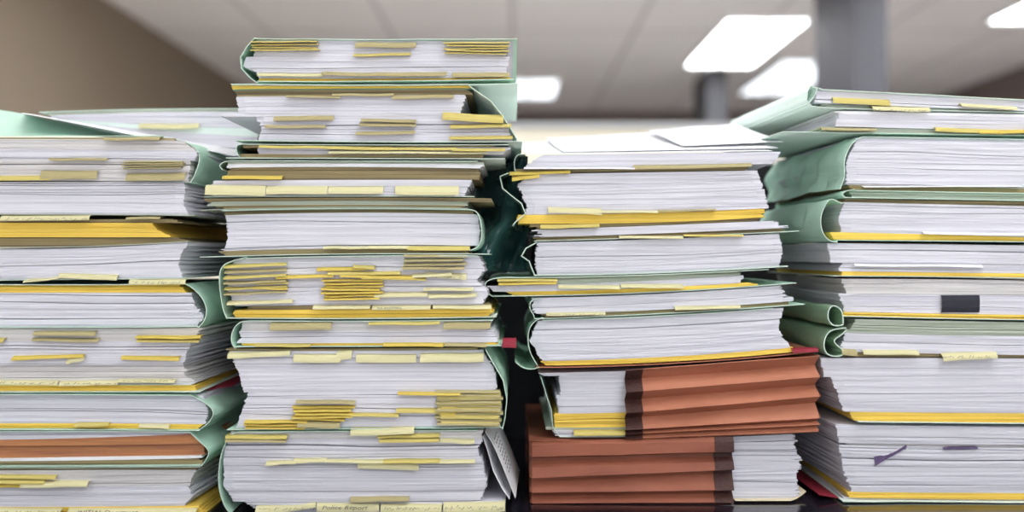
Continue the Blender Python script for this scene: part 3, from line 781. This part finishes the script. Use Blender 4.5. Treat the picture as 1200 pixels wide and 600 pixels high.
f4((232.5,235.5,239.5), [
  ('tan', (236.5,240.5,244), [992,990], 1325, {'rec': 4}),
  ('page', (272,276.5,282), [990,984,987], 1325, {'gap': .05}),
  ('gold', (282,283.5,286), [974,978], 1325)],
  'bundle with mint cover curled like a scroll at its left, rightmost stack',
  [{'t': None, 'sp': [(986,239),(980,236),(972,232),(964,244),(960,258),(962,272),(970,282),(980,284)], 'b': 1322, 'amp': 1.5, 'm': 'mint_lit', 'f': 5}],
  [(1080,1325,273,276,'w',None,2)])
f4((285,287,289), [
  ('page', (308,309.5,311), [970,974], 1325),
  ('page', (318,320,321.5), [988,984], 1325, {'rec': 1.5}),
  ('gold', (324,325.5,329), 988, 1325)],
  'greyish bundle with a thin yellow line below it, middle of the rightmost stack',
  {'b': (975,1325), 'm': 'pmint', 'f': 3}, [(1000,1150,310,312.5,'w',None,1)])
f4((326.5,328,332), [
  ('old', (344,345.5,346), [988,992], 1325, {'gap': .2}),
  ('page', (365.5,368.5,370.5), [985,990], 1325, {'rec': 1, 'gap': .15}),
  ('gold', (371,374.5,377), [990,986], 1325)],
  'bundle with a black square clip on its edge, middle of rightmost stack',
  {'b': (986,1325), 'm': 'pmint', 'f': 3})
f4((373.5,377,379.5), [
  ('sage', (386,390,392), [1004,998], 1325, {'rec': 1}),
  ('sage', (390,394,395), 990, 1325, {'rec': 4}),
  ('page', (412,415.5,417), [990,986], 1325, {'gap': .03}),
  ('tan', (418,419.5,421), 990, 1325, {'rec': 3})],
  'grey-green folder with rolled green cover ends at its left in the rightmost stack',
  [{'t': None, 'sp': [(985,380),(985,367),(981,360),(973,357),(968,363),(968,375),(975,382),(985,380)], 'b': None, 'amp': 1.2, 'm': 'green2', 'f': 8, 'th': .0012},
   {'t': None, 'sp': [(990,384),(978,385),(969,388),(964,398),(964,410),(971,417),(986,417),(987,410),(978,403),(975,398),(986,391),(990,386)], 'b': None, 'amp': 1.2, 'm': 'green2', 'f': 6, 'th': .0012}],
  [(1010,1075,410,415,'c',None,.4),(1102,1165,413,420.5,'c','~',-1.6),(985,1003,409,416,'o',None,1)])
f4((419.5,420,421.5), [
  ('page', (442,442,442), [962,966], 1325, {'fanL': 6}),
  ('page', (482.5,484,485), [975,983,988], 1325, {'fanL': 20, 'gap': .05}),
  ('gold', (494,496,497), [996,1001], 1325)],
  'tall white bundle over bright yellow sheets in the lower half of the rightmost stack',
  {'b': (1004,1325), 'm': 'pmint', 'f': 4})
f4((498,500,501), [
  ('page', (519.5,521,522), [981,984], 1325, {'fanL': 26}),
  ('old', (522,524.5,526), [990,995], 1325, {'rec': 4}),
  ('page', (545,546,547), [984,988], 1325, {'fanL': 22}),
  ('page', (566,567,568), [988,994], 1325, {'fanL': 26}),
  ('page', (577,578,578), [996,999], 1325, {'fanL': 20}),
  ('gold', (584,585.5,586), [994,997], 1325), ('page', (587,588,588.2), [990,992], 1325, {'rec': 3})],
  'bottom bundle of the rightmost stack with splayed page corners and a red back sheet',
  {'b': (986,1325), 'm': 'pmint', 'f': 6}, [(1025,1062,532,535,'p',None,-11,2),(1105,1145,524,526,'p',None,-.6,2)])  # dark strips painted in as the shade of gaps between pages
# red cardboard backing running back at the left foot
G = []
t = thing('backing_card', 'dark red card under the left foot of the rightmost stack', 'card', (PX(975, .1), .12, PZ(589, .1)))
for i in range(6):
    u = i/5; px = lerp(962, 985, u); G.append([(PX(px, .005), lerp(.012, .27, v), DESK+.0035+(1-u)*.004*(1-v)) for v in (0, .1, .4, .7, 1)])
sheet('card_sheet', G, .0009, 'red', t)
# black patch on the rightmost stack
t = thing('black_clip', 'black square clip on the page edge in the middle of the rightmost stack', 'clip', (PX(1124, 0), .0, PZ(367, 0)))
G = [[(PX(px, .005), .005+y/1000, PZ(r, .005)) for (r, y) in ((345.8, 14), (346, 4), (346.4, -1.2), (352, -2.2), (360, -2.2), (365.6, -1.2), (366.3, 4), (366.6, 14))] for px in (1103, 1110, 1118, 1126, 1136, 1147)]
sheet('clip_body', G, .0008, 'black', t)

# open file resting at the back of the leftmost stack
S = Stack(0.15, 48, 300, .24, None)
t = folder(S, (131,127.5,127), [
  ('sage', (136,131,131), [58,56], 298, {'slab': 1.2}), ('page', (137.5,146,150), [60,56], 300, {'slab': 2}), ('pmint', (138,152,160), 60, 302), ('page', (139,160,176), 64, 302, {'slab': 2})],
  'pale open folder lying across the back of the leftmost stack', [{'t': (46,300), 'm': 'pmint', 'f': 2}], [(165,235,145,151.5,'c',None,-.4)], yaw=0)
G = []
for i in range(16):
    u = i/15; xf = lerp(25, 275, u); zf = lerp(132.5, 183, u**1.05); yf = lerp(-.03, .03, u)
    a = Vector((PX(xf, yf), yf, PZ(zf, yf))); b = Vector((PX(lerp(30, 296, u), .155), .155, PZ(lerp(133, 178, u), .155)))
    G.append([tuple(a.lerp(b, v)) for v in (0, .25, .5, .75, 1)])
sheet('lower_leaf', G, .0008, 'white', t)
# dark glossy film bunched between the second and third stacks
t = thing('plastic_sleeve', 'dark glossy plastic sleeve crumpled between the second and third stacks', 'plastic sleeve', (PX(580, .1), .1, PZ(318, .1)))
G = []
for i in range(18):
    u = i/17; row = []
    for j in range(22):
        v = j/21; px = lerp(556, 618, u)+noise.noise(Vector((v*3, 0, 4)))*10; py = lerp(186, 318, v)
        row.append((PX(px, .07), .07+.03*math.sin(u*5+v*4)+.02*noise.noise(Vector((u*3, v*4, 1))), PZ(py, .07)))
    G.append(row)
sheet('film', G, .0006, 'gloss', t)
ink_all()
